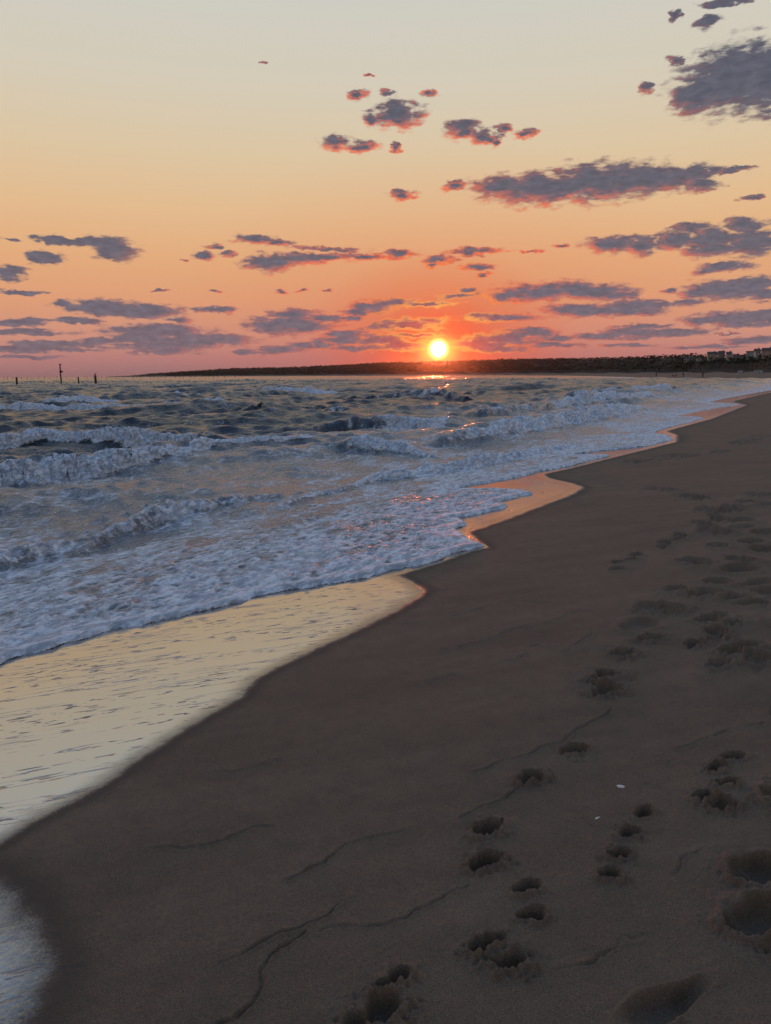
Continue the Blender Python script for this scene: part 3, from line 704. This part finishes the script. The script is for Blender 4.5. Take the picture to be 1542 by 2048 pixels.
M_BIRD = plain('bird_feathers', (0.05, 0.05, 0.05), 0.8, 0.3, 9.0)

def at_dist(px, dist, z=0.0):
    v = ray(px, 760); h = math.hypot(v[0], v[1]); return (v[0] / h * dist, v[1] / h * dist, z)
# channel posts standing in the sea, left
POSTS = [(122, 205, 4.9, 0.17, 'tall dark channel post in the sea with a small box halfway up'),
         (33, 175, 1.75, 0.20, 'short square-topped post in the sea left of the tall post'),
         (157, 190, 1.7, 0.16, 'thin short post in the sea between the tall post and the bird post'),
         (191, 180, 2.1, 0.26, 'thick stub post in the sea with a bird perched on its top')]
for (px, dist, hgt_, rad, lab) in POSTS:
    x, y, z = at_dist(px, dist)
    e_ = empty('channel_post', (x, y, 0)); tag(e_, lab, 'post', 'posts standing in the sea')
    lean = rr_.uniform(-0.05, 0.05)
    v_, f_ = tube([(0, 0, -2), (lean * .4, 0, 0.5), (lean, 0, hgt_)], [rad * 1.15, rad * 1.05, rad * 0.9]); mesh_obj('shaft', v_, f_, M_WOOD, e_, True)
    v_, f_ = tube([(lean, 0, hgt_ - .02), (lean, 0, hgt_ + 0.1)], [rad * 1.15, rad * 0.8]); mesh_obj('cap', v_, f_, M_RUST, e_)
    if hgt_ > 4:
        v_, f_ = box(-.15, .52, -.2, .2, 2.9, 3.3); mesh_obj('marker_box', v_, f_, M_RUST, e_)
        v_, f_ = box(-.1, .42, -.04, .04, hgt_ - .15, hgt_ + .0); mesh_obj('top_arm', v_, f_, M_RUST, e_)
x, y, z = at_dist(191, 180); bv = []; bf = []
prof_b = [(-.30,.20,.01),(-.22,.22,.05),(-.08,.20,.12),(.06,.26,.12),(.14,.38,.07),(.17,.48,.06),(.22,.52,.065),(.28,.52,.03),(.40,.50,.006)]
for (bx_, bz_, br_) in prof_b:
    for k in range(8):
        a = 2 * math.pi * k / 8; bv.append((bx_, br_ * math.cos(a), bz_ + br_ * math.sin(a)))
for i in range(len(prof_b) - 1):
    for k in range(8): bf.append((i*8+k, i*8+(k+1)%8, (i+1)*8+(k+1)%8, (i+1)*8+k))
e_ = empty('seabird', (x, y, 2.2), 0.4); mesh_obj('body', bv, bf, M_BIRD, e_, True)
for s in (-1, 1):
    v_, f_ = tube([(0, s*.04, -.02), (0, s*.04, .12)], [.012, .012], 5); mesh_obj('leg', v_, f_, M_BIRD, e_)
tag(e_, 'dark seabird perched on the thick stub post in the sea', 'bird')
# rows of net stakes near the horizon
v_, f_ = tube([(0, 0, -1.5), (0.03, 0, 0.8), (0.0, 0.02, 2.4)], [.16, .15, .11], 6); st0 = None
px = 8.0; q = 0
while px < 1010:
    dist = 620 + 60 * math.sin(px * 0.01) + rr_.uniform(-25, 25) if px < 480 else 820 + rr_.uniform(-25, 25)
    x, y, z = at_dist(px, dist)
    if st0 is None: st0 = mesh_obj('net_stake', v_, f_, M_WOOD, None, True); o = st0
    else: o = st0.copy(); C.objects.link(o)
    o.location = (x, y, 0); o.rotation_euler = (rr_.uniform(-.08, .08), rr_.uniform(-.1, .1), rr_.uniform(0, 6)); s = rr_.uniform(0.6, 1.05); o.scale = (1, 1, s)
    far = px > 480
    tag(o, 'thin dark net stake standing in the sea in front of the wooded shore' if far else 'thin dark net stake in the row along the open sea horizon', 'stake', 'net stakes off the wooded shore' if far else 'net stakes along the open horizon')
    px += rr_.choice([7, 9, 11, 14, 20]) if px < 480 else rr_.uniform(18, 48)

# houses on the ridge at the far right
WALLS = {'white': plain('white_boards', (0.38, 0.38, 0.37), 0.8, .08), 'grey': plain('grey_shingle', (0.16, 0.17, 0.18), 0.9, .15), 'blue': plain('pale_blue_boards', (0.26, 0.31, 0.36), 0.8, .08), 'pink': plain('pinkish_stucco', (0.42, 0.28, 0.26), 0.85, .08), 'cream': plain('cream_boards', (0.32, 0.30, 0.26), 0.8, .08)}
M_ROOF = plain('dark_roof', (0.07, 0.065, 0.065), 0.85, .2); M_GLASS = plain('window_glass', (0.03, 0.035, 0.045), 0.1, .1, 1.0, 0.6); M_TRIM = plain('white_trim', (0.6, 0.6, 0.58), 0.7, .05)
def house(px, zc_px, wpx, fo, colr, storeys, lab, gable=True):
    dx, dy, dd, zt, gz, gt = hill_z(px, fo); r = dd * (1 + fo * 0.6)
    v = ray(px, zc_px); h = math.hypot(v[0], v[1]); zb = CAM_Z + v[2] / h * r      # wall foot height
    Wd = wpx / F_PX * r; Dp = 7.5; Hw = 2.3 * storeys
    e_ = empty('ridge_house', (dx * r, dy * r, zb), -math.atan2(dx, dy) + rr_.uniform(-.25, .25)); tag(e_, lab, 'house', 'houses on the far ridge')
    for _k in range(5):
        _a = (_k / 4 - .5) * (Wd + 5); _q = r * 0.975
        crown(dx * _q + _a * dy, dy * _q - _a * dx, zb - 1.6, 2.4, 2.3, 8)
    v_, f_ = box(-Wd/2, Wd/2, 0, Dp, -2.0, Hw); mesh_obj('wall', v_, f_, WALLS[colr], e_)
    if gable: rv = [(-Wd/2-.4,-.5,Hw-.05),(Wd/2+.4,-.5,Hw-.05),(Wd/2+.4,Dp+.5,Hw-.05),(-Wd/2-.4,Dp+.5,Hw-.05),(-Wd/2-.4,Dp/2,Hw+2.2),(Wd/2+.4,Dp/2,Hw+2.2)]; rf = [(0,1,5,4),(2,3,4,5),(0,4,3),(1,2,5),(0,3,2,1)]
    else: rv, rf = box(-Wd/2-.4, Wd/2+.4, -.5, Dp+.5, Hw-.05, Hw+.35)
    ro = mesh_obj('roof', rv, rf, M_ROOF, e_)
    if gable:
        v_, f_ = box(Wd*.2, Wd*.2+.8, Dp/2-.4, Dp/2+.4, Hw+1.4, Hw+3.0); mesh_obj('chimney', v_, f_, WALLS['grey'], ro)
    nw = max(2, int(Wd / 2.6))
    for s in range(storeys):
        for k in range(nw):
            cx = -Wd/2 + (k + .5) * Wd / nw; z0 = s * 2.3 + .6
            v_, f_ = box(cx-.55, cx+.55, -.09, -.002, z0, z0+1.35); wo_ = mesh_obj('window', v_, f_, M_TRIM, e_)
            v_, f_ = box(cx-.44, cx+.44, -.12, -.094, z0+.1, z0+1.25); mesh_obj('pane', v_, f_, M_GLASS, wo_)
HS = [(1374,722,9,-.06,'white',1,'small white house lowest and farthest left of the ridge houses',True),(1386,721,10,-.05,'grey',1,'small grey house just right of the leftmost white ridge house',True),(1398,720,9,-.055,'white',1,'little white house in the low cluster, left of the long cream house',False),
 (1425,717,15,-.03,'cream',2,'long cream house between the low cluster and the shingled house',True),(1444,716,10,-.03,'grey',2,'grey shingled house right of the long cream house',True),(1459,718,8,-.035,'white',2,'narrow white gabled house halfway along the ridge houses',True),(1472,718,8,-.03,'grey',1,'low grey house between the narrow white one and the blue one',True),
 (1484,717,9,-.03,'cream',1,'low cream house just left of the pale blue house',False),(1502,714,15,-.02,'blue',2,'pale blue flat-roofed house on the ridge',False),(1517,714,8,-.02,'white',2,'white house between the blue and the pink houses',True),(1534,713,17,-.02,'pink',2,'large pinkish house at the right end of the ridge',True),(1565,712,16,-.02,'grey',2,'grey house just beyond the pinkish house',True)]
for a in HS: house(*a)

me = bpy.data.meshes.new('distant_wood'); me.from_pydata(tv, [], tf); me.materials.append(M_LEAF); me.update()
o = bpy.data.objects.new('distant_wood', me); C.objects.link(o); tag(o, 'dark wood of low trees along the far ridge under the setting sun', 'woodland', kind='stuff')
print('wood faces', len(tf))

# pale beach shelters at the foot of the dunes
def sand_z_at(x, y): return float(sand_base(coast_d(np.array([x]), np.array([y])))[0])
M_TENT = plain('pale_canvas', (0.28, 0.28, 0.27), 0.8, .1)
for px, dist, lab in [(1480, 330, 'pale beach shelter at the dune foot, leftmost of three'), (1511, 330, 'pale beach shelter at the dune foot, middle of three'), (1520, 335, 'pale beach shelter at the dune foot, rightmost of three')]:
    x, y, _ = at_dist(px, dist); zc = CAM_Z + 1.1
    z0 = max(sand_z_at(x, y), 1.0)
    e_ = empty('beach_shelter', (x, y, z0), rr_.uniform(-.4, .4)); tag(e_, lab, 'shelter', 'beach shelters at the dune foot')
    mesh_obj('canopy', [(-1,-.8,.0),(1,-.8,.0),(1,.8,0),(-1,.8,0),(-.7,-.2,1.5),(.7,-.2,1.5),(.7,.3,1.4),(-.7,.3,1.4)], [(0,1,5,4),(1,2,6,5),(2,3,7,6),(3,0,4,7),(4,5,6,7)], M_TENT, e_)
    for s in (-1, 1):
        v_, f_ = tube([(s*.95, -.85, 0), (s*.72, -.25, 1.55)], [.03, .03], 5); mesh_obj('pole', v_, f_, M_WOOD, e_)

# ------------------------------------------------------------------ people far along the beach
M_SKIN = plain('skin', (0.30, 0.18, 0.13), 0.6, .05); M_DARK = plain('dark_clothes', (0.025, 0.025, 0.03), 0.9, .1); M_RED = plain('dull_red_clothes', (0.12, 0.03, 0.03), 0.9, .1); M_PALE = plain('pale_clothes', (0.38, 0.34, 0.33), 0.9, .1); M_HAIR = plain('dark_hair', (0.02, 0.015, 0.012), 0.8, .1)
def person(loc, rz, pose, cloth, lab, group=None, H=1.88):
    J = {'pel':(0,0,.95),'abd':(0,0,1.12),'che':(0,0,1.32),'nec':(0,0,1.48),'hea':(0,.01,1.58),'top':(0,.01,1.70)}
    for s, n_ in ((-1,'l'),(1,'r')):
        J['hip'+n_] = (s*.10,0,.92); J['kne'+n_] = (s*.11,.03*s,.50); J['ank'+n_] = (s*.12,-.02*s,.09); J['toe'+n_] = (s*.14,-.16,.03)
        J['sho'+n_] = (s*.18,0,1.42); J['elb'+n_] = (s*.27,.02,1.14); J['wri'+n_] = (s*.26,-.08,.90); J['han'+n_] = (s*.26,-.11,.80)
    if pose == 'arms_up':
        for s, n_ in ((-1,'l'),(1,'r')):
            J['elb'+n_] = (s*.42,-.08,1.52); J['wri'+n_] = (s*.26,-.10,1.74); J['han'+n_] = (s*.18,-.10,1.80)
    if pose == 'walk':
        J['knel'] = (-.10,-.18,.52); J['ankl'] = (-.10,-.26,.10); J['toel'] = (-.10,-.40,.06); J['kner'] = (.10,.08,.50); J['ankr'] = (.10,.30,.14); J['toer'] = (.10,.20,.03)
        J['wril'] = (-.26,.18,.95); J['hanl'] = (-.26,.20,.86); J['wrir'] = (.26,-.22,.98); J['hanr'] = (.26,-.28,.90)
    if pose == 'sit':
        for k in list(J): J[k] = (J[k][0], J[k][1] + .05, J[k][2] - .80)
        for s, n_ in ((-1,'l'),(1,'r')):
            J['hip'+n_] = (s*.10,-.02,.12); J['kne'+n_] = (s*.14,-.38,.46); J['ank'+n_] = (s*.13,-.62,.09); J['toe'+n_] = (s*.13,-.78,.04)
            J['elb'+n_] = (s*.25,-.12,.42); J['wri'+n_] = (s*.14,-.36,.44); J['han'+n_] = (s*.07,-.42,.42)
    names = list(J); E = [('pel','abd'),('abd','che'),('che','nec'),('nec','hea'),('hea','top')]
    for n_ in 'lr': E += [('pel','hip'+n_),('hip'+n_,'kne'+n_),('kne'+n_,'ank'+n_),('ank'+n_,'toe'+n_),('che','sho'+n_),('sho'+n_,'elb'+n_),('elb'+n_,'wri'+n_),('wri'+n_,'han'+n_)]
    rad = {'pel':.14,'abd':.125,'che':.15,'nec':.055,'hea':.085,'top':.075,'hip':.10,'kne':.058,'ank':.04,'toe':.032,'sho':.065,'elb':.042,'wri':.03,'han':.036}
    me = bpy.data.meshes.new('body'); me.from_pydata([J[k] for k in names], [(names.index(a), names.index(b)) for a, b in E], [])
    o = bpy.data.objects.new('body', me); C.objects.link(o)
    md = o.modifiers.new('skin', 'SKIN'); 
    for i, k in enumerate(names):
        sv = me.skin_vertices[0].data[i] if me.skin_vertices else None
        if sv is None: break
        r = rad.get(k, rad.get(k[:3])); sv.radius = (r, r)
        sv.use_root = (k == 'pel')
    o.modifiers.new('sub', 'SUBSURF').levels = 1
    dg = bpy.context.evaluated_depsgraph_get(); ev = bpy.data.meshes.new_from_object(o.evaluated_get(dg))
    bpy.data.objects.remove(o); ev.name = 'body'
    ev.materials.clear(); ev.materials.append(cloth); ev.materials.append(M_SKIN)
    hz = J['nec'][2]
    for p_ in ev.polygons:
        c = p_.center; p_.use_smooth = True
        handy = any((Vector(J[k]) - c).length < .11 for k in ('hanl','hanr','wril','wrir'))
        p_.material_index = 1 if (c.z > hz + .02 and abs(c.x) < .13) or handy else 0
    b_ = bpy.data.objects.new('body', ev); C.objects.link(b_)
    e_ = empty('person', loc, rz); tag(e_, lab, 'person', group); b_.parent = e_; e_.scale = (H/1.75,)*3
    hv = []; hf = []; hc = J['hea']
    for i in range(5):
        for k in range(8):
            th = math.pi * .55 * i / 4; a = 2 * math.pi * k / 8
            hv.append((hc[0] + .105*math.sin(th)*math.cos(a), hc[1] + .02 + .11*math.sin(th)*math.sin(a), hc[2] + .05 + .12*math.cos(th)))
    for i in range(4):
        for k in range(8): hf.append((i*8+k, i*8+(k+1)%8, (i+1)*8+(k+1)%8, (i+1)*8+k))
    mesh_obj('hair', hv, hf, M_HAIR, e_, True)
def place(px, py_foot, dist, *a, **k):
    x, y, _ = at_dist(px, dist)
    v = ray(px, py_foot); h = math.hypot(v[0], v[1]); z = max(CAM_Z + v[2] / h * dist, sand_z_at(x, y))
    person((x, y, sand_z_at(x, y)), *a, **k)
place(1405, 751, 272, 0.1, 'arms_up', M_DARK, 'person in dark clothes standing on the sand with both arms raised to the head')
place(1366, 755, 284, 0.5, 'walk', M_DARK, 'person in dark clothes walking at the edge of the far surf')
place(1312, 748, 345, -.4, 'stand', M_RED, 'person in dull red standing farthest left on the distant beach')
place(1345, 748, 322, 1.2, 'sit', M_DARK, 'person in dark clothes sitting on the distant sand, left one of the pair')
place(1352, 748, 320, -1.0, 'sit', M_RED, 'person in dull red sitting on the distant sand, right one of the pair')
place(1378, 747, 330, .2, 'stand', M_PALE, 'pale dressed person standing behind the walker on the distant beach')

# ------------------------------------------------------------------ shells lying on the sand
M_SHELL = plain('shell', (0.62, 0.60, 0.56), 0.5, .12, 60.0)
X, Y, Z = SANDGRID
def shell(px, py, L_, W_, lab, rz):
    gx, gy = ground(px, py)
    i = np.argmin((X - gx) ** 2 + (Y - gy) ** 2); z = Z.ravel()[i]
    v = []; f = []; nr_, na = 6, 14
    for r_i in range(nr_ + 1):
        t = r_i / nr_
        for k in range(na):
            a = 2 * math.pi * k / na; rib = 1 + 0.05 * math.cos(k * 7)
            v.append((L_ * t * math.cos(a) * rib, W_ * t * math.sin(a) * rib * (1 - .2 * math.cos(a)), 0.35 * W_ * (1 - t ** 2.2)))
    for r_i in range(nr_):
        for k in range(na): f.append((r_i*na+k, (r_i+1)*na+k, (r_i+1)*na+(k+1)%na, r_i*na+(k+1)%na))
    o = mesh_obj('seashell', v, f, M_SHELL, None, True); o.location = (gx, gy, z - 0.001); o.rotation_euler = (.1, .05, rz)
    sm = o.modifiers.new('thickness', 'SOLIDIFY'); sm.thickness = 0.0012
    tag(o, lab, 'shell', 'shells on the sand')
shell(1243, 1569, .020, .012, 'white shell on the sand between two rows of prints, larger and upper one', -.2)
shell(1197, 1632, .018, .005, 'thin pale shell fragment on the sand, smaller and lower one', .5)

# ------------------------------------------------------------------ the evening air
M_AIR = bpy.data.materials.new('sea_air'); M_AIR.use_nodes = True; M_AIR.node_tree.nodes.clear(); n = NT(M_AIR.node_tree)
pv = n.new('ShaderNodeVolumePrincipled'); pv.inputs['Color'].default_value = (0.95, 0.90, 0.88, 1); pv.inputs['Density'].default_value = 0.000026
pv.inputs['Anisotropy'].default_value = 0.968
o_ = n.new('ShaderNodeOutputMaterial'); n.l.new(pv.outputs[0], o_.inputs['Volume'])
v_, f_ = box(-12500, 12500, -3200, 12500, -5.0, 60.0)
hz = mesh_obj('haze', v_, f_, M_AIR); tag(hz, kind='stuff'); hz['label'] = 'thin warm evening haze over sea and beach'
